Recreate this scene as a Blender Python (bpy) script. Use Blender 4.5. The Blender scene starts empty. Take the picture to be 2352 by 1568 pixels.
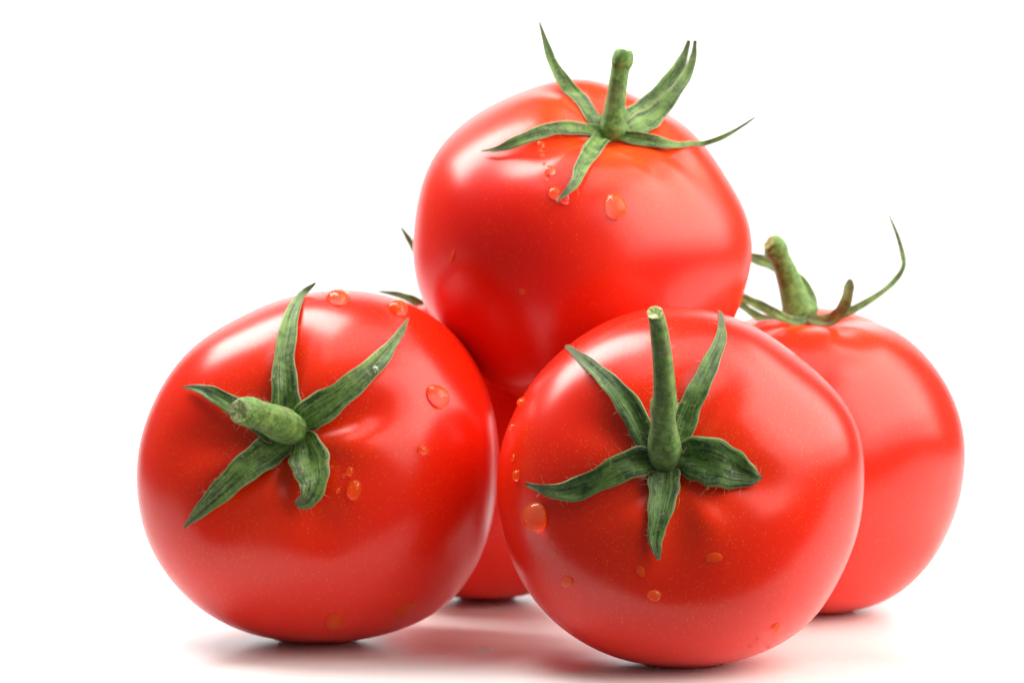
import bpy, math, random
import numpy as np
from mathutils import Vector, Matrix
from mathutils.bvhtree import BVHTree

random.seed(7)
rng = np.random.default_rng(7)
scene = bpy.context.scene
COL = scene.collection

# ------------------------------------------------------------------ camera
CAM_H, PITCH, LENS = 0.0962, math.radians(3.0), 100.0
PW, PH, FPX = 2352.0, 1568.0, 2352.0 * LENS / 36.0      # measuring grid of the photograph
cam_data = bpy.data.cameras.new("camera")
cam = bpy.data.objects.new("camera", cam_data)
COL.objects.link(cam)
cam.location = (0, 0, CAM_H)
cam.rotation_euler = (math.pi / 2 - PITCH, 0, 0)
cam_data.lens = LENS
cam_data.sensor_width = 36
cam_data.clip_start = 0.02
cam_data.clip_end = 20
cam_data.dof.use_dof = True
cam_data.dof.focus_distance = 0.556
cam_data.dof.aperture_fstop = 24
scene.camera = cam
CAM = Vector((0, 0, CAM_H))
CX = Vector((1, 0, 0))
CY = Vector((0, math.sin(PITCH), math.cos(PITCH)))        # image up
CZ = Vector((0, -math.cos(PITCH), math.sin(PITCH)))       # towards the camera


def at(px, py, d):
    """Point of the place seen at grid position px, py at distance d (m) along the lens axis."""
    return CAM + CX * ((px - PW / 2) / FPX * d) + CY * ((PH / 2 - py) / FPX * d) - CZ * d


def project(p):
    q = p - CAM
    d = -q.dot(CZ)
    return PW / 2 + q.dot(CX) / d * FPX, PH / 2 - q.dot(CY) / d * FPX, d


# ------------------------------------------------------------------ world and lamps
world = bpy.data.worlds.new("World")
scene.world = world
world.use_nodes = True
bg = world.node_tree.nodes["Background"]
bg.inputs[0].default_value = (1, 1, 1, 1)
bg.inputs[1].default_value = 0.14

scene.view_settings.view_transform = 'Standard'
scene.view_settings.look = 'None'
scene.view_settings.exposure = 0.0
scene.view_settings.gamma = 1.0
scene.cycles.max_bounces = 10
scene.cycles.transmission_bounces = 8
scene.cycles.caustics_refractive = True
scene.cycles.caustics_reflective = True
scene.cycles.sample_clamp_indirect = 8.0
scene.cycles.blur_glossy = 0.0


def area(name, loc, target, sx, sy, radiance, color=(1, 1, 1), spread=180):
    d = bpy.data.lights.new(name, 'AREA')
    d.shape = 'RECTANGLE'
    d.size, d.size_y = sx, sy
    d.energy = radiance * math.pi * sx * sy
    d.color = color
    d.spread = math.radians(spread)
    o = bpy.data.objects.new(name, d)
    COL.objects.link(o)
    o.location = loc
    z = (Vector(loc) - Vector(target)).normalized()
    x = Vector((0, 0, 1)).cross(z)
    x = x.normalized() if x.length > 1e-3 else Vector((1, 0, 0))
    y = z.cross(x)
    o.rotation_euler = Matrix((x, y, z)).transposed().to_euler()
    return o


area("key_softbox", (-0.155, 0.69, 0.35), (0.0, 0.61, 0.05), 0.14, 0.29, 16.5, (1.0, 0.955, 0.90))
area("side_softbox", (0.34, 0.50, 0.29), (0.03, 0.60, 0.07), 0.74, 0.48, 3.2, (1.0, 0.925, 0.84))
area("side_softbox_core", (0.325, 0.53, 0.29), (0.03, 0.60, 0.07), 0.48, 0.32, 2.7, (1.0, 0.925, 0.84))
area("overhead_softbox", (0.05, 0.50, 0.80), (0.02, 0.58, 0.03), 0.80, 0.40, 2.6, (1.0, 0.96, 0.92))
area("background_lamp", (-0.35, 0.95, 0.75), (0.0, 1.45, 0.25), 0.35, 0.35, 10.5, spread=130)
area("background_lamp", (0.35, 0.95, 0.75), (0.0, 1.45, 0.25), 0.35, 0.35, 10.5, spread=130)

# ------------------------------------------------------------------ materials


def new_mat(name):
    m = bpy.data.materials.new(name)
    m.use_nodes = True
    nt = m.node_tree
    b = nt.nodes["Principled BSDF"]
    return m, nt, b


def node(nt, kind, **kw):
    n = nt.nodes.new(kind)
    for k, v in kw.items():
        if k.startswith("i_"):
            key = k[2:]
            n.inputs[int(key) if key.isdigit() else key.replace("_", " ")].default_value = v
        else:
            setattr(n, k, v)
    return n


def math_node(nt, op, a, b=None, clamp=False):
    n = nt.nodes.new("ShaderNodeMath")
    n.operation = op
    n.use_clamp = clamp
    for i, v in enumerate((a, b)):
        if v is None:
            continue
        if isinstance(v, (int, float)):
            n.inputs[i].default_value = v
        else:
            nt.links.new(v, n.inputs[i])
    return n.outputs[0]


def mix_col(nt, fac, a, b, mode='MIX'):
    n = nt.nodes.new("ShaderNodeMix")
    n.data_type = 'RGBA'
    n.blend_type = mode
    for sock, v in ((n.inputs[0], fac), (n.inputs[6], a), (n.inputs[7], b)):
        if isinstance(v, (int, float)):
            sock.default_value = v
        elif isinstance(v, tuple):
            sock.default_value = (*v, 1)
        else:
            nt.links.new(v, sock)
    return n.outputs[2]


def ramp(nt, src, lo, hi):
    n = nt.nodes.new("ShaderNodeMapRange")
    n.interpolation_type = 'SMOOTHSTEP'
    n.inputs["From Min"].default_value = lo
    n.inputs["From Max"].default_value = hi
    nt.links.new(src, n.inputs[0])
    return n.outputs[0]


def tomato_material(name, red, orange, speck, rough):
    m, nt, b = new_mat(name)
    tc = node(nt, "ShaderNodeTexCoord")
    ob = tc.outputs["Object"]
    ax = node(nt, "ShaderNodeAttribute", attribute_name="axial").outputs["Fac"]
    big = node(nt, "ShaderNodeTexNoise", i_Scale=38.0, i_Detail=3.0)
    nt.links.new(ob, big.inputs["Vector"])
    axn = math_node(nt, 'ADD', ax, math_node(nt, 'MULTIPLY', math_node(nt, 'SUBTRACT', big.outputs[0], 0.5), 0.25))
    near = math_node(nt, 'SUBTRACT', 1.0, ramp(nt, axn, 0.03, 0.36))
    col = mix_col(nt, math_node(nt, 'MULTIPLY', near, 0.7), red, orange)
    rip = node(nt, "ShaderNodeTexNoise", i_Scale=24.0, i_Detail=2.0)
    nt.links.new(ob, rip.inputs["Vector"])
    col = mix_col(nt, math_node(nt, 'MULTIPLY', ramp(nt, rip.outputs[0], 0.30, 0.85), 0.30), col, orange)
    pit = node(nt, "ShaderNodeTexVoronoi", i_Scale=150.0)
    nt.links.new(ob, pit.inputs["Vector"])
    pk = node(nt, "ShaderNodeSeparateColor")
    nt.links.new(pit.outputs["Color"], pk.inputs[0])
    pf = math_node(nt, 'MULTIPLY', math_node(nt, 'SUBTRACT', 1.0, ramp(nt, pit.outputs["Distance"], 0.02, 0.05)), math_node(nt, 'LESS_THAN', pk.outputs[1], 0.10))
    col = mix_col(nt, math_node(nt, 'MULTIPLY', pf, 0.7), col, (0.22, 0.012, 0.004))
    # tiny golden lenticels, thicker towards the stem
    dens = math_node(nt, 'SUBTRACT', 1.0, ramp(nt, axn, 0.06, 0.52))
    clus = node(nt, "ShaderNodeTexNoise", i_Scale=85.0, i_Detail=2.0)
    nt.links.new(ob, clus.inputs["Vector"])
    dens = math_node(nt, 'MULTIPLY', dens, ramp(nt, clus.outputs[0], 0.32, 0.62))
    for sc, rad, cut in ((1900.0, 0.26, 0.75), (950.0, 0.15, 0.60)):
        v = node(nt, "ShaderNodeTexVoronoi", i_Scale=sc)
        nt.links.new(ob, v.inputs["Vector"])
        dot = math_node(nt, 'SUBTRACT', 1.0, ramp(nt, v.outputs["Distance"], rad * 0.55, rad))
        sep = node(nt, "ShaderNodeSeparateColor")
        nt.links.new(v.outputs["Color"], sep.inputs[0])
        keep = math_node(nt, 'LESS_THAN', sep.outputs[0], math_node(nt, 'ADD', math_node(nt, 'MULTIPLY', dens, cut), 0.09))
        f = math_node(nt, 'MULTIPLY', math_node(nt, 'MULTIPLY', dot, keep), speck)
        col = mix_col(nt, f, col, (0.92, 0.22, 0.012))
    nt.links.new(col, b.inputs["Base Color"])
    fine = node(nt, "ShaderNodeTexNoise", i_Scale=420.0, i_Detail=3.0)
    nt.links.new(ob, fine.inputs["Vector"])
    r = math_node(nt, 'ADD', math_node(nt, 'MULTIPLY', rip.outputs[0], 0.03), rough - 0.025)
    nt.links.new(r, b.inputs["Roughness"])
    bump = node(nt, "ShaderNodeBump", i_Strength=0.02, i_Distance=0.0003)
    nt.links.new(fine.outputs[0], bump.inputs["Height"])
    nt.links.new(bump.outputs[0], b.inputs["Normal"])
    b.inputs["IOR"].default_value = 1.46
    b.inputs["Subsurface Weight"].default_value = 0.13
    b.inputs["Subsurface Radius"].default_value = (1.0, 0.22, 0.10)
    b.inputs["Subsurface Scale"].default_value = 0.004
    return m


def sepal_material(name, dark, light, edge_col):
    m, nt, b = new_mat(name)
    uv = node(nt, "ShaderNodeUVMap", uv_map="UVMap").outputs[0]
    tc = node(nt, "ShaderNodeTexCoord").outputs["Object"]
    mp = node(nt, "ShaderNodeMapping")
    mp.inputs["Scale"].default_value = (7.0, 1.3, 1.0)
    nt.links.new(uv, mp.inputs[0])
    veins = node(nt, "ShaderNodeTexNoise", i_Scale=1.6, i_Detail=5.0, i_Roughness=0.65, i_Distortion=0.5)
    nt.links.new(mp.outputs[0], veins.inputs["Vector"])
    blot = node(nt, "ShaderNodeTexNoise", i_Scale=330.0, i_Detail=6.0, i_Roughness=0.7)
    nt.links.new(tc, blot.inputs["Vector"])
    h = math_node(nt, 'ADD', math_node(nt, 'MULTIPLY', veins.outputs[0], 0.55), math_node(nt, 'MULTIPLY', blot.outputs[0], 0.45))
    col = mix_col(nt, ramp(nt, h, 0.41, 0.60), dark, light)
    sx = node(nt, "ShaderNodeSeparateXYZ")
    nt.links.new(uv, sx.inputs[0])
    fl = node(nt, "ShaderNodeTexNoise", i_Scale=1500.0, i_Detail=3.0)
    nt.links.new(tc, fl.inputs["Vector"])
    col = mix_col(nt, math_node(nt, 'MULTIPLY', ramp(nt, fl.outputs[0], 0.58, 0.72), 0.55), col, edge_col)
    e = math_node(nt, 'ABSOLUTE', math_node(nt, 'SUBTRACT', sx.outputs[0], 0.5))
    ef = math_node(nt, 'MULTIPLY', ramp(nt, e, 0.42, 0.5), 0.8)
    col = mix_col(nt, ef, col, edge_col)
    tip = math_node(nt, 'MULTIPLY', ramp(nt, sx.outputs[1], 0.62, 1.0), 0.6)
    col = mix_col(nt, tip, col, (0.075, 0.080, 0.045))
    nt.links.new(col, b.inputs["Base Color"])
    b.inputs["Roughness"].default_value = 0.55
    bump = node(nt, "ShaderNodeBump", i_Strength=0.55, i_Distance=0.0006)
    nt.links.new(h, bump.inputs["Height"])
    nt.links.new(bump.outputs[0], b.inputs["Normal"])
    b.inputs["Subsurface Weight"].default_value = 0.12
    b.inputs["Subsurface Radius"].default_value = (0.5, 1.0, 0.2)
    b.inputs["Subsurface Scale"].default_value = 0.001
    return m


def stem_material():
    m, nt, b = new_mat("stem_skin")
    tc = node(nt, "ShaderNodeTexCoord").outputs["Object"]
    uv = node(nt, "ShaderNodeUVMap", uv_map="UVMap").outputs[0]
    mp = node(nt, "ShaderNodeMapping")
    mp.inputs["Scale"].default_value = (14.0, 2.0, 1.0)
    nt.links.new(uv, mp.inputs[0])
    st = node(nt, "ShaderNodeTexNoise", i_Scale=1.5, i_Detail=4.0)
    nt.links.new(mp.outputs[0], st.inputs["Vector"])
    n = node(nt, "ShaderNodeTexNoise", i_Scale=700.0, i_Detail=5.0, i_Roughness=0.7)
    nt.links.new(tc, n.inputs["Vector"])
    n2 = node(nt, "ShaderNodeTexNoise", i_Scale=120.0, i_Detail=3.0)
    nt.links.new(tc, n2.inputs["Vector"])
    col = mix_col(nt, ramp(nt, n.outputs[0], 0.35, 0.68), (0.038, 0.120, 0.010), (0.17, 0.33, 0.060))
    col = mix_col(nt, math_node(nt, 'MULTIPLY', ramp(nt, n2.outputs[0], 0.5, 0.7), 0.45), col, (0.17, 0.15, 0.075))
    col = mix_col(nt, math_node(nt, 'MULTIPLY', ramp(nt, st.outputs[0], 0.45, 0.7), 0.3), col, (0.06, 0.13, 0.02))
    nt.links.new(col, b.inputs["Base Color"])
    b.inputs["Roughness"].default_value = 0.6
    b.inputs["Sheen Weight"].default_value = 0.08
    bump = node(nt, "ShaderNodeBump", i_Strength=0.4, i_Distance=0.0004)
    nt.links.new(n.outputs[0], bump.inputs["Height"])
    nt.links.new(bump.outputs[0], b.inputs["Normal"])
    return m


def cut_material(name, lo, hi):
    m, nt, b = new_mat(name)
    tc = node(nt, "ShaderNodeTexCoord").outputs["Object"]
    n = node(nt, "ShaderNodeTexNoise", i_Scale=900.0, i_Detail=4.0)
    nt.links.new(tc, n.inputs["Vector"])
    col = mix_col(nt, ramp(nt, n.outputs[0], 0.38, 0.62), lo, hi)
    nt.links.new(col, b.inputs["Base Color"])
    b.inputs["Roughness"].default_value = 0.5
    return m


def hair_material():
    m, nt, b = new_mat("pale_hair")
    b.inputs["Base Color"].default_value = (0.62, 0.58, 0.46, 1)
    b.inputs["Roughness"].default_value = 0.5
    return m


def water_material():
    m, nt, b = new_mat("clear_water")
    b.inputs["Base Color"].default_value = (1, 1, 1, 1)
    b.inputs["Roughness"].default_value = 0.0
    b.inputs["IOR"].default_value = 1.333
    b.inputs["Transmission Weight"].default_value = 1.0
    return m


def glow_painted_water_material():
    m, nt, b = new_mat("water_painted_orange_glow")
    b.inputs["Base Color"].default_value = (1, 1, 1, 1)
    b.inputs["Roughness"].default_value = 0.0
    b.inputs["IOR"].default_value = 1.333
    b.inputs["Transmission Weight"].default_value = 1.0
    d = node(nt, "ShaderNodeBsdfTranslucent")  # clear water; the orange glow of light focused on the skin is painted in
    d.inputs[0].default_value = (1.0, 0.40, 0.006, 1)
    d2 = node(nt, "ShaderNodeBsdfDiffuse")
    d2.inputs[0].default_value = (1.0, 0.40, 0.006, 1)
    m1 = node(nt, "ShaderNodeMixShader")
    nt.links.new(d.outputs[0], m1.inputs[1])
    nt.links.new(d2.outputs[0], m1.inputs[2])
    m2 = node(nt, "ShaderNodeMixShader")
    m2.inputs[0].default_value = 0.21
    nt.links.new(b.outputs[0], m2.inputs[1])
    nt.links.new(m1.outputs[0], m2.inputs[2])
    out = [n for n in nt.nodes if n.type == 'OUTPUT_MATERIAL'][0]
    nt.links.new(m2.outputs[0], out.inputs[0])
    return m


def table_material():
    m, nt, b = new_mat("white_acrylic")
    tc = node(nt, "ShaderNodeTexCoord").outputs["Object"]
    n = node(nt, "ShaderNodeTexNoise", i_Scale=60.0, i_Detail=4.0)
    nt.links.new(tc, n.inputs["Vector"])
    col = mix_col(nt, n.outputs[0], (0.76, 0.76, 0.765), (0.79, 0.79, 0.795))
    nt.links.new(col, b.inputs["Base Color"])
    b.inputs["Roughness"].default_value = 0.28
    b.inputs["Specular IOR Level"].default_value = 0.5
    return m


M_SKIN = tomato_material("tomato_skin", (0.78, 0.0115, 0.0022), (0.80, 0.038, 0.0025), 0.50, 0.265)
M_SKIN_TOP = tomato_material("tomato_skin_orange_shoulder", (0.66, 0.0075, 0.0025), (0.82, 0.070, 0.004), 0.42, 0.29)
M_SEPAL = sepal_material("sepal_green", (0.012, 0.048, 0.006), (0.165, 0.300, 0.058), (0.36, 0.36, 0.18))
M_SEPAL_DARK = sepal_material("sepal_dark_green", (0.010, 0.042, 0.007), (0.115, 0.235, 0.042), (0.34, 0.34, 0.16))
M_SEPAL_BROWN = sepal_material("sepal_brownish", (0.050, 0.090, 0.015), (0.19, 0.25, 0.075), (0.22, 0.2, 0.1))
M_STEM = stem_material()
M_CUT = cut_material("cut_stem_flesh", (0.28, 0.42, 0.09), (0.64, 0.68, 0.38))
M_CUT_GREEN = cut_material("drying_cut_stem_flesh", (0.12, 0.20, 0.025), (0.38, 0.40, 0.13))
M_HAIR = hair_material()
M_WATER = water_material()
M_DROP = glow_painted_water_material()
M_TABLE = table_material()

# ------------------------------------------------------------------ object helpers


def tag(o, label=None, cat=None, group=None, kind=None):
    if label:
        o["label"] = label
    if cat:
        o["category"] = cat
    if group:
        o["group"] = group
    if kind:
        o["kind"] = kind
    return o


def empty(name, loc):
    o = bpy.data.objects.new(name, None)
    COL.objects.link(o)
    o.empty_display_size = 0.01
    o.location = loc
    return o


def mesh_obj(name, verts, faces, mat, parent=None, origin=None, uvs=None, attr=None, smooth=True):
    """Verts are world points; the mesh is stored relative to origin."""
    origin = Vector((0, 0, 0)) if origin is None else Vector(origin)
    me = bpy.data.meshes.new(name)
    me.from_pydata([tuple(Vector(v) - origin) for v in verts], [], faces)
    if smooth:
        me.polygons.foreach_set("use_smooth", [True] * len(me.polygons))
    if uvs is not None:
        lay = me.uv_layers.new(name="UVMap")
        idx = np.empty(len(me.loops), dtype=np.int32)
        me.loops.foreach_get("vertex_index", idx)
        lay.data.foreach_set("uv", np.asarray(uvs, dtype=np.float32)[idx].ravel())
    if attr is not None:
        a = me.attributes.new(attr[0], 'FLOAT', 'POINT')
        a.data.foreach_set("value", np.asarray(attr[1], dtype=np.float32))
    me.materials.append(mat)
    me.update()
    o = bpy.data.objects.new(name, me)
    COL.objects.link(o)
    if parent is not None:
        o.parent = parent
        pw = Vector((0, 0, 0))
        p = parent
        while p is not None:
            pw += p.location
            p = p.parent
        o.location = origin - pw
    else:
        o.location = origin
    return o


def catmull(pts, n):
    pts = np.asarray(pts, dtype=float)
    k = len(pts)
    ext = np.vstack([2 * pts[0] - pts[1], pts, 2 * pts[-1] - pts[-2]])
    out = []
    for t in np.linspace(0, k - 1, n):
        i = min(int(t), k - 2)
        f = t - i
        p0, p1, p2, p3 = ext[i], ext[i + 1], ext[i + 2], ext[i + 3]
        out.append(0.5 * (2 * p1 + (p2 - p0) * f + (2 * p0 - 5 * p1 + 4 * p2 - p3) * f * f + (3 * p1 - p0 - 3 * p2 + p3) * f ** 3))
    return np.array(out)


# ------------------------------------------------------------------ tomatoes
NT, NP = 168, 120


class Tomato:
    def __init__(self, label, centre, depth, a, axis, outline, grooves, skin, flat=0.86, dimple=0.20,
                 power=2.25, tip=0.0, floor=True):
        self.d = depth
        self.px = depth / FPX                                  # metres per grid pixel here
        self.c = at(centre[0], centre[1], depth)
        R = a * self.px
        ax = (CX * axis[0] + CY * axis[1] + CZ * axis[2]).normalized()
        lx = CX - ax * CX.dot(ax)
        lx.normalize()
        ly = ax.cross(lx)
        self.axis, self.lx, self.ly = ax, lx, ly
        th = np.arange(NT) * 2 * math.pi / NT
        ph = (1 - np.cos(np.linspace(0, math.pi, NP))) * 0.5 * math.pi
        ph = 0.5 * ph + 0.5 * np.linspace(0, math.pi, NP)
        V, A = [], []
        for j, p in enumerate(ph):
            s, c = math.sin(p), math.cos(p)
            k = (abs(s) ** power + abs(c / flat) ** power) ** (-1 / power)
            rho0, z0 = k * s, k * c
            for t in th:
                rho, z = rho0, z0
                if c > 0:
                    z -= dimple * math.exp(-(rho / 0.30) ** 2) + 0.04 * math.exp(-(rho / 0.09) ** 2)
                else:
                    z += 0.04 * math.exp(-(rho / 0.25) ** 2)
                g = 0.0
                for (gt, gw, gd, gr, *gc) in grooves:
                    dt = (t - math.radians(gt) + math.pi) % (2 * math.pi) - math.pi
                    g += gd * math.exp(-(dt / gw) ** 2) * math.exp(-((rho - (gc[0] if gc else 0.42)) / gr) ** 2) * (1 if c > -0.2 else 0)
                amp = 1 + 0.012 * math.sin(3 * t + 1.1) * s + 0.008 * math.sin(5 * t + p * 2) * s
                amp += 0.0035 * math.sin(4 * t + 5 * p + centre[0]) * s + 0.0018 * math.sin(7 * t - 9 * p + centre[1]) * s
                v = (lx * (math.cos(t) * rho * amp) + ly * (math.sin(t) * rho * amp) + ax * (z - g)) * R
                V.append(v)
                A.append(p / math.pi)
        V = np.array([tuple(v) for v in V])
        # fit the girth in each direction across the view to the measured outline
        ex, ey, ez = (np.array(tuple(v)) for v in (CX, CY, CZ))
        x, y, zc = V @ ex, V @ ey, V @ ez
        al = np.arctan2(y, x)
        rr = np.hypot(x, y)
        pts = [(math.atan2(centre[1] - oy, ox - centre[0]), math.hypot(ox - centre[0], oy - centre[1]) * self.px) for ox, oy in outline]
        pts.sort()
        ta = np.array([q[0] for q in pts])
        tr = np.array([q[1] for q in pts])
        nb = 72
        ang = -math.pi + (np.arange(nb) + 0.5) * 2 * math.pi / nb
        tgt = np.interp(ang, np.concatenate([ta - 2 * math.pi, ta, ta + 2 * math.pi]), np.tile(tr, 3))
        for it in range(3):
            cur = np.zeros(nb)
            b = np.clip(((al + math.pi) / (2 * math.pi) * nb).astype(int), 0, nb - 1)
            np.maximum.at(cur, b, rr * (1 + zc / depth))
            S = tgt / np.maximum(cur, 1e-6)
            for _ in range(6):
                S = 0.25 * np.roll(S, 1) + 0.5 * S + 0.25 * np.roll(S, -1)
            w = np.clip(rr / (np.sqrt(rr ** 2 + zc ** 2) + 1e-9), 0, 1) ** 2
            Sv = np.interp(al, np.concatenate([ang - 2 * math.pi, ang, ang + 2 * math.pi]), np.tile(S, 3))
            f = 1 + (Sv - 1) * w
            V = V + (ex[None] * (x * (f - 1))[:, None]) + (ey[None] * (y * (f - 1))[:, None])
            x, y = V @ ex, V @ ey
            rr = np.hypot(x, y)
        V = V + np.array(tuple(self.c))
        self.zmin = V[:, 2].min()
        if floor:
            V[:, 2] -= self.zmin                                # stand on the table
            lo = V[:, 2] < 0.0006
            V[lo, 2] = 0.00005 + V[lo, 2] * 0.2
        F = []
        for j in range(NP - 1):
            for i in range(NT):
                i2 = (i + 1) % NT
                F.append((j * NT + i, (j + 1) * NT + i, (j + 1) * NT + i2, j * NT + i2))
        F.append(tuple(range(NT)))
        F.append(tuple(reversed(range((NP - 1) * NT, NP * NT))))
        self.V, self.F = V, F
        self.bvh = BVHTree.FromPolygons([Vector(v) for v in V], F)
        low = V[V[:, 2].argmin()]
        self.base = Vector((self.c.x, self.c.y, float(low[2])))
        self.root = tag(empty("tomato", self.base), label, "tomato", "ripe tomatoes piled in a pyramid")
        self.body = mesh_obj("body", V, F, skin, self.root, self.base, attr=("axial", A))
        self.hairs = ([], [])
        self.leaf_trees = []

    def hit(self, px, py):
        d = (at(px, py, 1.0) - CAM).normalized()
        p, n, i, dist = self.bvh.ray_cast(CAM, d)
        return p, n

    def set_calyx(self, px, py):
        p, n = self.hit(px, py)
        self.cal = p if p is not None else at(px, py, self.d)
        self.cal_d = project(self.cal)[2]

    def sepal(self, pts, mat, cup=0.14, label=None, hair=22, push=True, roll=0.0, thick=0.0005):
        """pts: (px, py, width_px, lift_mm) on the skin or (px, py, width_px, None, mm behind the calyx)."""
        P, N, W = [], [], []
        for q in pts:
            px, py, w, lift = q[:4]
            dd = q[4] if len(q) > 4 else None
            if dd is None:
                p, n = self.hit(px, py)
                if p is None:
                    dd = (P and (project(Vector(P[-1]))[2] - self.cal_d) * 1000) or 0.0
                else:
                    p = p + n * lift * 0.001
                    d = project(p)[2]
                    p = at(px, py, d)                           # lifted, but still where it is seen
                    n = (n * 0.5 + CZ * 0.5).normalized()
            if dd is not None:
                p = at(px, py, self.cal_d + dd * 0.001)
                n = (CZ * 0.75 + self.axis * 0.25).normalized()
            P.append(tuple(p))
            N.append(tuple(n))
            W.append(w * self.px)
        ns, nu = 30, 9
        PW_ = catmull(np.hstack([P, N, np.array(W)[:, None]]), ns)
        verts_t, verts_b, uv = [], [], []
        ph0, ph1 = random.uniform(0, 6), random.uniform(0, 6)
        for i in range(ns):
            c = Vector(PW_[i, :3])
            t = Vector(PW_[min(i + 1, ns - 1), :3]) - Vector(PW_[max(i - 1, 0), :3])
            t.normalize()
            n = Vector(PW_[i, 3:6])
            n = (n - t * n.dot(t)).normalized()
            if roll:
                n = Matrix.Rotation(roll * i / ns, 3, t) @ n
            s = n.cross(t).normalized()
            w = max(PW_[i, 6], 0.0003) * (1 + 0.05 * math.sin(i * 1.1 + ph0))
            for k in range(nu):
                u = -1 + 2 * k / (nu - 1)
                h = cup * w * (u * u - 0.3) + 0.035 * w * math.sin(u * 5 + i * 0.45 + ph1) + 0.05 * w * math.sin(i * 0.55 + ph0 + u * 1.3)
                h -= 0.06 * w * math.exp(-(u / 0.22) ** 2)
                q = c + s * (u * w * 0.5) + n * h
                th = min(thick, w * 0.3) * (1 - 0.7 * u * u)
                verts_t.append(q + n * th * 0.5)
                verts_b.append(q - n * th * 0.5)
                uv.append((0.5 + u * 0.5, i / (ns - 1)))
        verts = verts_t + verts_b
        if push:
            for i, v in enumerate(verts):
                p, n, _, dist = self.bvh.find_nearest(v)
                gap = 0.0002 if i >= ns * nu else 0.0002 + thick * 0.6
                sd = (v - p).dot(n)
                if sd < gap and dist < 0.006:
                    verts[i] = v + n * (gap - sd)
        m = ns * nu
        F = []
        for i in range(ns - 1):
            for k in range(nu - 1):
                a, b2, c2, d2 = i * nu + k, i * nu + k + 1, (i + 1) * nu + k + 1, (i + 1) * nu + k
                F.append((a, b2, c2, d2))
                F.append((m + a, m + d2, m + c2, m + b2))
            for k, sgn in ((0, 1), (nu - 1, -1)):
                a, d2 = i * nu + k, (i + 1) * nu + k
                F.append((a, d2, m + d2, m + a) if sgn > 0 else (a, m + a, m + d2, d2))
        for i, sgn in ((0, -1), (ns - 1, 1)):
            for k in range(nu - 1):
                a, b2 = i * nu + k, i * nu + k + 1
                F.append((a, b2, m + b2, m + a) if sgn < 0 else (a, m + a, m + b2, b2))
        o = mesh_obj("sepal", verts, F, mat, self.root, self.base, uvs=uv + uv)
        if label:
            o["label"] = label
        self.leaf_trees.append(BVHTree.FromPolygons([Vector(v) for v in verts], F))
        # short hairs on the margins and the face
        for _ in range(hair):
            i = random.randrange(2, ns - 1)
            k = random.choice((0, 0, nu - 1, nu - 1, random.randrange(nu)))
            p = Vector(verts[i * nu + k])
            c = Vector(verts[i * nu + nu // 2])
            n = Vector(PW_[i, 3:6])
            out = (p - c).normalized() if k in (0, nu - 1) else n
            self.hair(p, (out * 0.8 + n * 0.5 + Vector(rng.normal(0, 0.45, 3))).normalized(), random.uniform(0.0006, 0.0019))
        return o

    def hair(self, p, d, L, r=0.000017):
        V, F = self.hairs
        side = d.cross(Vector((0.3, 0.5, 0.8))).normalized()
        up = d.cross(side)
        bend = Vector(rng.normal(0, 0.35, 3))
        seg = 4
        b = len(V)
        for i in range(seg + 1):
            f = i / seg
            c = p + d * L * f + bend * L * f * f
            rad = r * (1 - 0.7 * f)
            for a in (0, 2.094, 4.189):
                V.append(c + side * math.cos(a) * rad + up * math.sin(a) * rad)
        for i in range(seg):
            for k in range(3):
                k2 = (k + 1) % 3
                F.append((b + i * 3 + k, b + i * 3 + k2, b + i * 3 + 3 + k2, b + i * 3 + 3 + k))

    def stem(self, pts, hair=70, cut_tilt=(0, 0, 0), cut=None):
        """pts: (px, py, radius_px, mm in front of the calyx)."""
        P = [(*at(px, py, self.cal_d - f * 0.001), r * self.px) for px, py, r, f in pts]
        ns, nr = 46, 22
        S = catmull(P, ns)
        V, UV, F = [], [], []
        ref = CX
        frames = []
        for i in range(ns):
            c = Vector(S[i, :3])
            t = (Vector(S[min(i + 1, ns - 1), :3]) - Vector(S[max(i - 1, 0), :3])).normalized()
            a = (ref - t * ref.dot(t)).normalized()
            b = t.cross(a)
            ref = a
            frames.append((c, t, a, b, S[i, 3]))
        tx = Vector(cut_tilt)
        for i, (c, t, a, b, r) in enumerate(frames):
            for k in range(nr + 1):
                th = 2 * math.pi * k / nr
                rr = r * (1 + 0.035 * math.sin(5 * th + 0.4) + 0.02 * math.sin(9 * th + i * 0.3))
                q = c + a * math.cos(th) * rr + b * math.sin(th) * rr
                if i == ns - 1:
                    q = q + t * (tx.dot(q - c) + 0.08 * r * math.sin(3 * th + 1) + 0.05 * r * math.sin(7 * th))
                V.append(q)
                UV.append((k / nr, i / ns))
        for i in range(ns - 1):
            for k in range(nr):
                x = i * (nr + 1) + k
                F.append((x, x + 1, x + nr + 2, x + nr + 1))
        st = mesh_obj("stem", V, F, M_STEM, self.root, self.base, uvs=UV)
        # the cut face: a rim, a hollow ring and a pith
        c, t, a, b, r = frames[-1]
        rim = V[(ns - 1) * (nr + 1):(ns - 1) * (nr + 1) + nr]
        cv = [sum(rim, Vector()) / nr]
        rings = [rim, ]
        CV = [v + t * r * 0.015 for v in rim]
        for f, h in ((0.86, 0.06), (0.62, -0.10), (0.38, -0.04), (0.15, -0.16)):
            for k in range(nr):
                CV.append(cv[0] + (rim[k] - cv[0]) * f + t * r * (h + 0.05 * math.sin(k * 1.9)))
        CF = []
        for j in range(4):
            for k in range(nr):
                k2 = (k + 1) % nr
                CF.append((j * nr + k, j * nr + k2, (j + 1) * nr + k2, (j + 1) * nr + k))
        CF.append(tuple(range(4 * nr, 5 * nr)))
        mesh_obj("cut_end", CV, CF, cut or M_CUT, st, self.base)
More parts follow.
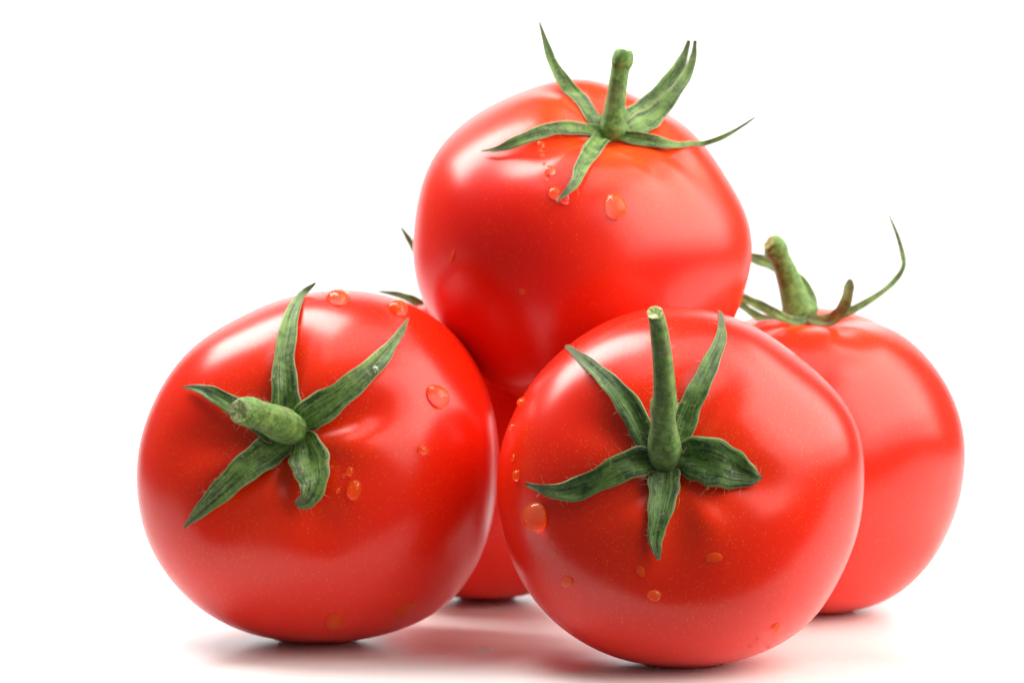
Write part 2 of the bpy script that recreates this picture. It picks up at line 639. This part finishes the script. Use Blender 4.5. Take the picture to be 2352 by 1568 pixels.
        for _ in range(hair):
            i = random.randrange(4, ns - 1)
            k = random.randrange(nr)
            c, t, a, b, r = frames[i]
            th = 2 * math.pi * k / nr
            out = a * math.cos(th) + b * math.sin(th)
            self.hair(V[i * (nr + 1) + k], (out + Vector(rng.normal(0, 0.45, 3))).normalized(), random.uniform(0.0006, 0.0017))
        return st

    def finish(self):
        V, F = self.hairs
        if V:
            o = mesh_obj("fine_hair", V, F, M_HAIR, self.root, self.base)
            o["kind"] = "stuff"


def C1(x, y, *r):   # grid coordinates read off enlargements of the photograph
    return (918.75 + .375 * x, 36.75 + .375 * y, *r)


def C2(x, y, w, *r):
    return (294 + .375 * x, 624.8 + .375 * y, w * .375, *r)


def C3(x, y, w, *r):
    return (1120.9 + .3984 * x, 679.9 + .3984 * y, w * .3984, *r)


def C4(x, y, w, *r):
    return (1653.75 + .2812 * x, 477.75 + .2812 * y, w * .2812, *r)


def C1w(x, y, w, *r):
    return (918.75 + .375 * x, 36.75 + .375 * y, w * .375, *r)


# --- table and backdrop: one white sheet that sweeps up behind
FRONT, BACK, HALF = 0.535, 1.25, 0.60
prof = [(FRONT, -0.012), (FRONT, -0.0015), (FRONT + 0.0015, 0.0)]
prof += [(y, 0.0) for y in np.linspace(FRONT + 0.05, BACK, 14)]
prof += [(BACK + 0.25 * math.sin(a), 0.25 - 0.25 * math.cos(a)) for a in np.linspace(0.1, math.pi / 2, 14)]
prof += [(BACK + 0.25, 0.9)]
xs = np.linspace(-HALF, HALF, 25)
tv = [(x, y, z) for (y, z) in prof for x in xs]
nx = len(xs)
tf = [(j * nx + i, j * nx + i + 1, (j + 1) * nx + i + 1, (j + 1) * nx + i) for j in range(len(prof) - 1) for i in range(nx - 1)]
tag(mesh_obj("backdrop", tv, tf, M_TABLE), kind="structure")

# --- right front
right = Tomato("shiny red tomato in front at right, its tall stem bent upright before it",
               (1560, 1115), 0.57892, 416, (-0.09, 0.16, 1.0),
               [(1980, 1110), (1972, 980), (1915, 890), (1822, 811), (1740, 752), (1650, 716), (1560, 703), (1440, 720), (1340, 768), (1240, 855),
                (1172, 965), (1140, 1080), (1150, 1200), (1180, 1300), (1240, 1394), (1330, 1470), (1440, 1516), (1560, 1528),
                (1700, 1514), (1848, 1439), (1935, 1310)],
               [(62, .28, .035, .28), (148, .26, .03, .28), (-8, .28, .03, .26), (-92, .3, .03, .22), (205, .3, .03, .24), (-124, .28, -.025, .12, .31), (-58, .26, -.025, .12, .31)],
               M_SKIN, flat=0.84, dimple=0.10)
right.set_calyx(1525, 1052)
right.sepal([C3(960, 900, 110, 1.0), C3(900, 800, 130, 1.4), C3(830, 660, 140, 2.0), C3(740, 540, 112, 2.4), C3(640, 440, 84, 2.4), C3(540, 360, 62, 2.5), C3(455, 295, 16, 3.0)], M_SEPAL_DARK)
right.sepal([C3(1070, 880, 110, 1.0), C3(1120, 760, 135, 1.4), C3(1170, 620, 125, 2.2), C3(1230, 500, 110, 3.0), C3(1290, 370, 92, 4.0), C3(1345, 230, 60, 5.0), C3(1330, 95, 10, 6.0)], M_SEPAL_DARK)
right.sepal([C3(1060, 950, 120, 1.0), C3(1130, 935, 200, 1.8), C3(1240, 940, 262, 2.6), C3(1350, 975, 250, 2.2), C3(1450, 1015, 190, 1.4), C3(1530, 1040, 100, 1.4), C3(1582, 1048, 8, 1.6)], M_SEPAL_DARK, cup=0.10, label="broad sepal with rolled edges")
right.sepal([C3(1015, 980, 150, 1.0), C3(1012, 1060, 185, 1.2), C3(1008, 1140, 165, 1.3), C3(985, 1260, 130, 1.2), C3(965, 1390, 86, 1.4), C3(972, 1460, 56, 1.8), C3(985, 1520, 20, 2.4)], M_SEPAL_DARK)
right.sepal([C3(960, 950, 110, 1.0), C3(890, 950, 165, 1.4), C3(790, 980, 160, 2.0), C3(650, 1050, 135, 2.2), C3(500, 1115, 128, 1.8), C3(380, 1125, 80, 1.6), C3(290, 1105, 45, 2.2), C3(218, 1082, 18, 3.2)], M_SEPAL_DARK)
right.stem([C3(1012, 960, 60, -2), C3(1014, 920, 88, 1.0), C3(1016, 860, 92, 4.0), C3(1012, 780, 76, 7.0), C3(1010, 700, 67, 9.5), C3(1012, 655, 74, 10.5), C3(1016, 620, 75, 11.2),
            C3(1018, 585, 64, 12.0), C3(1014, 480, 59, 14), C3(1005, 360, 54, 16), C3(992, 250, 50, 18), C3(978, 160, 46, 20), C3(962, 95, 42, 23)], hair=150)
right.finish()

# --- left front
left = Tomato("shiny red tomato at left, its thick stem pointing left towards the viewer",
              (730, 1068), 0.61024, 408, (-0.20, 0.20, 1.0),
              [(1145, 1000), (1119, 887), (1070, 800), (1006, 733), (910, 683), (800, 663), (690, 674), (556, 726), (433, 805), (355, 920), (318, 1030), (316, 1120),
               (340, 1235), (406, 1342), (481, 1410), (590, 1458), (730, 1472), (860, 1462), (950, 1434), (1029, 1387), (1095, 1300), (1135, 1190), (1146, 1100)],
              [(84, .20, .05, .32), (20, .22, .05, .26), (-62, .26, .04, .22), (-134, .28, .045, .22), (178, .3, .035, .26), (-98, .26, -.03, .12, .30), (-5, .22, -.025, .16, .40)],
              M_SKIN, flat=0.84, dimple=0.10)
left.set_calyx(672, 992)
left.sepal([C2(1000, 930, 120, 1.0), C2(980, 850, 190, 1.4), C2(962, 720, 165, 2.0), C2(955, 560, 128, 2.0), C2(975, 400, 112, 2.6), C2(1008, 250, 88, 4.0), C2(1065, 140, 55, None, 19), C2(1150, 66, 10, None, 20)], M_SEPAL)
left.sepal([C2(1060, 930, 110, 1.0), C2(1110, 880, 190, 1.4), C2(1200, 820, 190, 2.0), C2(1300, 750, 155, 2.4), C2(1410, 660, 135, 2.4), C2(1530, 550, 110, 2.6), C2(1620, 440, 66, 3.0), C2(1675, 360, 42, 3.4), C2(1718, 280, 10, 3.6)], M_SEPAL)
left.sepal([C2(930, 1010, 110, 1.0), C2(850, 960, 130, 1.4), C2(740, 875, 118, 2.0), C2(640, 815, 110, 2.4), C2(530, 752, 92, 2.6), C2(440, 716, 56, 2.8), C2(332, 702, 8, 3.0)], M_SEPAL)
left.sepal([C2(980, 1020, 120, 1.0), C2(900, 1075, 185, 1.3), C2(800, 1140, 185, 1.5), C2(690, 1225, 160, 1.6), C2(560, 1350, 130, 1.7), C2(450, 1455, 84, 1.9), C2(342, 1565, 10, 2.4)], M_SEPAL)
left.sepal([C2(1060, 1000, 110, 1.0), C2(1090, 1070, 200, 1.6), C2(1115, 1160, 235, 2.4), C2(1130, 1250, 200, 3.4), C2(1125, 1330, 150, 4.6), C2(1095, 1395, 110, 4.8), C2(1030, 1425, 40, 3.2)], M_SEPAL, cup=0.16, roll=-0.5, label="short sepal with a curled tip")
left.stem([C2(1040, 985, 56, -2), C2(1012, 966, 92, 1.0), C2(960, 940, 102, 4.0), C2(900, 912, 95, 7.5), C2(840, 886, 85, 10.5), C2(808, 874, 79, 12), C2(785, 868, 86, 13),
           C2(755, 860, 88, 14.2), C2(720, 854, 84, 15.6), C2(694, 852, 76, 16.8), C2(678, 852, 64, 17.9)], hair=90)
left.finish()

# --- right rear
rear_right = Tomato("tomato behind at far right, its stem leaning left and one long thin sepal curling up",
                    (1866, 1055), 0.65771, 372, (0.02, 1.0, 0.20),
                    [(2213, 1010), (2209, 1080), (2185, 1190), (2130, 1290), (2050, 1365), (1930, 1400), (1800, 1396), (1650, 1350), (1560, 1250), (1520, 1100), (1530, 950),
                     (1600, 810), (1700, 738), (1800, 716), (1900, 710), (2000, 730), (2100, 790), (2170, 880), (2200, 950)],
                    [(-68, .30, .018, .36), (20, .3, .02, .3), (-150, .2, .03, .3), (100, .2, .03, .3)],
                    M_SKIN, flat=0.97, dimple=0.11)
rear_right.set_calyx(1842, 737)
rear_right.sepal([C4(740, 900, 60, None, 0), C4(850, 905, 75, None, -3), C4(1000, 870, 76, None, -4), C4(1160, 790, 62, None, -4), C4(1320, 690, 50, None, -4), C4(1430, 590, 46, None, -3), C4(1498, 480, 42, None, -3), C4(1488, 370, 40, None, -2), C4(1450, 230, 33, None, -2), C4(1378, 52, 12, None, -2)], M_SEPAL, label="long thread-thin sepal curling up")
rear_right.sepal([C4(720, 905, 70, None, -4), C4(810, 925, 92, None, -7), C4(900, 920, 100, None, -9), C4(980, 850, 98, None, -11), C4(1030, 760, 92, None, -12), C4(1052, 660, 86, None, -12), C4(1060, 610, 66, None, -12), C4(1066, 578, 22, None, -12)], M_SEPAL_BROWN, label="short brownish sepal bent upright")
rear_right.sepal([C4(720, 915, 60, None, -4), C4(620, 925, 72, None, -6), C4(520, 895, 80, None, -8), C4(400, 835, 84, None, -8), C4(280, 775, 84, None, -7), C4(150, 720, 70, None, -5), C4(40, 680, 8, None, -4)], M_SEPAL)
rear_right.sepal([C4(640, 925, 60, None, -1), C4(480, 935, 70, None, -2), C4(350, 905, 74, None, -2), C4(240, 840, 66, None, -1), C4(150, 770, 46, None, 1), C4(90, 700, 8, None, 2)], M_SEPAL)
rear_right.sepal([C4(760, 900, 70, None, 2), C4(745, 740, 90, None, 7), C4(660, 610, 100, None, 9), C4(520, 520, 104, None, 10), C4(390, 450, 100, None, 11), C4(260, 405, 84, None, 12), C4(110, 340, 8, None, 13)], M_SEPAL_DARK)
rear_right.stem([C4(690, 930, 100, 0), C4(668, 885, 148, 0), C4(640, 820, 138, 0), C4(612, 740, 118, 0), C4(575, 620, 102, 0), C4(530, 500, 86, 1), C4(490, 410, 82, 1.5), C4(462, 350, 98, 2), C4(432, 305, 92, 2.5), C4(398, 285, 62, 3)], hair=30, cut=M_CUT_GREEN)
rear_right.finish()

# --- left rear, nearly hidden
rear_left = Tomato("mostly hidden tomato behind, glimpsed in the dark gap between the two front ones",
                   (1092, 1031), 0.67112, 305, (-0.10, 1.0, -0.05),
                   [(1440, 1030), (1420, 1160), (1340, 1280), (1220, 1362), (1110, 1373), (980, 1350), (860, 1270), (790, 1150), (780, 1030), (795, 900), (850, 780), (930, 704), (1000, 688),
                    (1092, 716), (1200, 760), (1300, 830), (1400, 920)],
                   [(-70, .2, .03, .3), (40, .2, .03, .3)],
                   M_SKIN, flat=0.97, dimple=0.12)
rear_left.set_calyx(1060, 712)
rear_left.cal_d = 0.676
rear_left.sepal([(1060, 708, 20, None, 0), (1020, 670, 26, None, 2), (985, 622, 26, None, 4), (952, 572, 17, None, 5), (936, 545, 13, None, 5), (921, 522, 5, None, 5)], M_SEPAL_DARK, hair=8)
rear_left.sepal([(1060, 712, 20, None, 0), (1020, 714, 26, None, -2), (975, 703, 23, None, -4), (945, 688, 21, None, -5), (910, 676, 15, None, -5), (868, 669, 4, None, -5)], M_SEPAL_DARK, hair=8)
rear_left.sepal([(1060, 708, 20, None, 2), (1080, 704, 26, None, 8), (1090, 706, 24, None, 14), (1100, 722, 6, None, 24)], M_SEPAL_DARK, hair=0)
rear_left.finish()

# --- top
top = Tomato("red tomato on top of the pile, stem upright and sepals lifted into the air",
             (1337, 545), 0.631, 385, (0.20, 0.80, 0.60),
             [(1728, 560), (1721, 500), (1688, 442), (1631, 348), (1556, 273), (1462, 220), (1400, 190), (1330, 178), (1250, 190), (1174, 220), (1080, 269), (994, 359), (954, 487), (948, 560),
              (953, 640), (973, 700), (1007, 760), (1080, 850), (1180, 910), (1330, 935), (1480, 915), (1600, 850), (1690, 725), (1718, 640)],
             [(212, .26, .06, .30), (-52, .22, .02, .30), (-20, .25, .02, .30), (125, .3, .05, .3), (60, .3, .03, .3), (-110, .3, .02, .25)],
             M_SKIN_TOP, flat=0.86, dimple=0.14, floor=False)
top.set_calyx(1408, 302)
top.sepal([C1w(1250, 690, 70, 0.6), C1w(1180, 640, 115, 1.2), C1w(1100, 535, 108, None, 5), C1w(1010, 410, 88, None, 7), C1w(935, 285, 62, None, 9), C1w(888, 150, 36, None, 10), C1w(853, 35, 9, None, 10)], M_SEPAL, push=True)
top.sepal([C1w(1370, 690, 90, 0.8), C1w(1430, 630, 150, 1.6), C1w(1510, 560, 125, None, 7), C1w(1610, 445, 92, None, 9), C1w(1700, 325, 78, None, 11), C1w(1745, 230, 46, None, 12), C1w(1770, 150, 24, None, 12)], M_SEPAL, label="long sepal, half of a split pair")
top.sepal([C1w(1400, 710, 90, 0.8), C1w(1480, 665, 165, 1.6), C1w(1570, 600, 120, None, 4), C1w(1680, 475, 84, None, 6), C1w(1760, 355, 66, None, 8), C1w(1796, 250, 42, None, 9), C1w(1808, 150, 22, None, 9)], M_SEPAL, label="long sepal, half of a split pair")
top.sepal([C1w(1350, 735, 70, 0.8), C1w(1440, 755, 95, 1.4), C1w(1550, 770, 88, 1.8), C1w(1680, 790, 52, 2.6), C1w(1830, 788, 36, 3.4), C1w(1960, 750, 34, None, 2), C1w(2080, 685, 22, None, 2), C1w(2180, 618, 9, None, 2)], M_SEPAL)
top.sepal([C1w(1290, 735, 70, 0.8), C1w(1240, 745, 105, 1.4), C1w(1170, 830, 104, 2.2), C1w(1110, 930, 82, 2.8), C1w(1080, 1010, 60, 3.4), C1w(1030, 1070, 42, 3.8), C1w(958, 1137, 8, 4.0)], M_SEPAL)
top.sepal([C1w(1280, 710, 60, 0.8), C1w(1190, 705, 84, 1.6), C1w(1070, 690, 84, 2.6), C1w(950, 690, 80, 3.2), C1w(830, 725, 84, 3.2), C1w(700, 778, 66, 3.0), C1w(600, 815, 38, 2.8), C1w(500, 828, 8, 2.8)], M_SEPAL)
top.stem([C1w(1300, 735, 60, -1), C1w(1302, 700, 86, 0.5), C1w(1310, 610, 70, 1.5), C1w(1324, 500, 60, 2.2), C1w(1338, 400, 56, 2.8), C1w(1350, 325, 55, 3.2), C1w(1358, 290, 64, 3.5), C1w(1366, 255, 65, 3.8), C1w(1370, 222, 56, 4.0), C1w(1372, 206, 42, 4.1)], hair=60)
top.finish()

# ------------------------------------------------------------------ water drops


def drop(px, py, rx, ry, label, tomato=None, rot=0.0, h=0.82, group="water drops on the tomatoes", leaf=None, sag=0.12):
    d = (at(px, py, 1.0) - CAM).normalized()
    if leaf is not None:
        p = None
        for t in tomato.leaf_trees:
            q, n_, _, _ = t.ray_cast(CAM, d)
            if q is not None and (p is None or (q - CAM).length < (p - CAM).length):
                p, n = q, n_
        if p is None:
            p, n = tomato.hit(px, py)
    elif tomato is not None:
        p, n = tomato.hit(px, py)
    else:
        k = -CAM.z / d.z
        p, n = CAM + d * k, Vector((0, 0, 1))
    if p is None:
        print("drop misses", px, py)
        return None
    s = project(p)[2] / FPX
    down = Vector((0, 0, -1))
    e2 = CY - n * CY.dot(n)
    e2 = e2.normalized()
    e1 = e2.cross(n).normalized()
    if rot:
        R = Matrix.Rotation(math.radians(rot), 3, n)
        e1, e2 = R @ e1, R @ e2
    v = -d
    # the photo shows the drop foreshortened: undo it for the size along each axis
    def real(e, r):
        f = (e - v * e.dot(v)).length
        return r * s / max(f, 0.45)
    if tomato is None:
        ax_, ay_ = rx * s, rx * s * 0.95
    else:
        ax_, ay_ = real(e1, rx), real(e2, ry)
    hz = h * min(ax_, ay_)
    dn = down - n * down.dot(n)
    dn = dn.normalized() if dn.length > 0.15 else None
    NA, NB = 28, 12
    V, F = [], []
    pr = random.uniform(0, 6)
    for j in range(NB + 1):
        f = j / NB
        el = -0.55 + (math.pi / 2 + 0.55) * f
        for i in range(NA):
            a = 2 * math.pi * i / NA
            w = 1 + 0.05 * math.sin(2 * a + pr) + 0.04 * math.sin(3 * a + pr * 2)
            q = e1 * math.cos(a) * math.cos(el) * ax_ * w + e2 * math.sin(a) * math.cos(el) * ay_ * w + n * math.sin(el) * hz
            if dn is not None and el > 0:
                q += dn * math.sin(el) * sag * ay_              # gravity slumps the dome
            V.append(p + q)
    for j in range(NB):
        for i in range(NA):
            i2 = (i + 1) % NA
            F.append((j * NA + i, j * NA + i2, (j + 1) * NA + i2, (j + 1) * NA + i))
    F.append(tuple(reversed(range(NA))))
    F.append(tuple(range(NB * NA, (NB + 1) * NA)))
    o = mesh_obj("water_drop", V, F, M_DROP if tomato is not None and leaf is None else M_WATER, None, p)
    return tag(o, label, "water drop", group)


T = "top tomato"
drop(1413, 475, 26, 29, "largest water drop on the top tomato, right of the hanging sepal", top)
drop(1274, 444, 14, 15, "round drop on the top tomato just left of the hanging sepal's tip", top)
drop(1297, 455, 13, 15, "clear drop hanging from the tip of the top tomato's front sepal", top, leaf=1, h=0.9)
drop(1264, 393, 13, 11, "wide drop in the middle of the trickle down the top tomato", top)
drop(1255, 411, 5, 5, "lowest tiny drop of the trickle down the top tomato", top)
drop(1243, 333, 9, 8, "highest drop of the trickle, right beneath the top tomato's left sepal", top)
drop(1242, 347, 5, 4, "second bead from the top of the trickle on the top tomato", top)
drop(1246, 358, 6, 4, "third bead from the top of the trickle on the top tomato", top)
drop(1250, 376, 4, 3, "fourth and faintest bead of the trickle on the top tomato", top)
drop(1250, 298, 17, 10, "flat clear drop lying on the top tomato's left sepal", top, leaf=1, h=0.4)
drop(1198, 670, 8, 8, "small drop beside the pale reflection low on the top tomato", top, h=0.4)
drop(1040, 588, 5, 17, "thin slanting streak of water at the top tomato's left side", top, rot=-32, h=0.4)
drop(777, 686, 27, 17, "bright orange-looking drop on the crest of the left tomato", left)
drop(913, 709, 24, 15, "pointed drop above the right sepal tip of the left tomato", left, rot=-22)
drop(1005, 910, 22, 29, "large oval drop on the right shoulder of the left tomato", left, rot=22)
drop(971, 1033, 14, 11, "small oval drop beneath the large one on the left tomato", left, rot=-20)
drop(813, 1125, 18, 24, "teardrop right of the curled sepal on the left tomato", left)
drop(803, 1083, 10, 11, "round bead directly above the teardrop on the left tomato", left)
drop(789, 1093, 5, 6, "tiny bead between curled sepal and round bead on the left tomato", left)
drop(776, 1126, 5, 7, "tiny bead left of the teardrop on the left tomato", left)
drop(767, 1426, 20, 17, "flat dull drop near the underside of the left tomato", left, h=0.35)
drop(931, 1395, 15, 22, "flat dull drop low on the left tomato's right side", left, h=0.35, rot=-12)
drop(797, 1281, 5, 6, "lone pinhead drop in the pink band of the left tomato", left)
drop(860, 843, 11, 13, "drop sitting on the left tomato's upper right sepal", left, leaf=1, h=0.45, rot=-40)
drop(1230, 1186, 27, 32, "large bulging drop below the left sepal tip of the right tomato", right, h=0.75)
drop(1198, 923, 9, 12, "highest drop at the left rim of the right tomato", right)
drop(1178, 981, 4, 9, "second drop down the left rim of the right tomato, a thin sliver", right)
drop(1180, 1051, 3, 8, "third and narrowest drop down the left rim of the right tomato", right)
drop(1187, 1091, 7, 13, "lowest drop at the left rim of the right tomato", right)
drop(1303, 1335, 12, 14, "oval drop low on the left of the right tomato", right, rot=20)
drop(1503, 1366, 16, 13, "round drop straight below the pointing-down sepal of the right tomato", right)
drop(1471, 1310, 9, 14, "slim drop just left below the down-pointing sepal's tip", right, h=0.35, rot=25)
drop(1640, 1280, 19, 12, "flat shapeless drop right of the down-pointing sepal's tip", right, h=0.3, rot=8)
drop(1782, 1441, 12, 9, "drop near the lower right rim of the right tomato", right, rot=35)
drop(1738, 1468, 5, 3, "uppermost of three specks of water by the lower right rim", right, rot=35)
drop(1723, 1485, 5, 3, "leftmost of three specks of water by the lower right rim", right, rot=30)
drop(1764, 1485, 5, 3, "rightmost of three specks of water by the lower right rim", right, rot=30)
drop(1265, 1240, 5, 6, "tiny drop beneath the large bulging drop of the right tomato", right, h=0.35)
drop(1276, 1267, 5, 8, "faint tiny drop, second beneath the large bulging one", right, h=0.3)
drop(1556, 1152, 5, 22, "narrow sheet of water along the right edge of the down-pointing sepal", right, rot=-8, h=0.4)
GT = "water drops on the white table"
drop(1113, 1491, 23, 10, "largest clear drop on the white table between the front tomatoes", group=GT, h=0.36)
drop(1018, 1503, 11, 5, "middle of the three clear drops on the table before the gap", group=GT, h=0.4)
drop(896, 1514, 11, 5, "leftmost clear drop on the table below the left tomato", group=GT, h=0.4)
drop(1388, 1549, 9, 4, "drop on the table at the bottom edge, below the right tomato", group=GT, h=0.4)
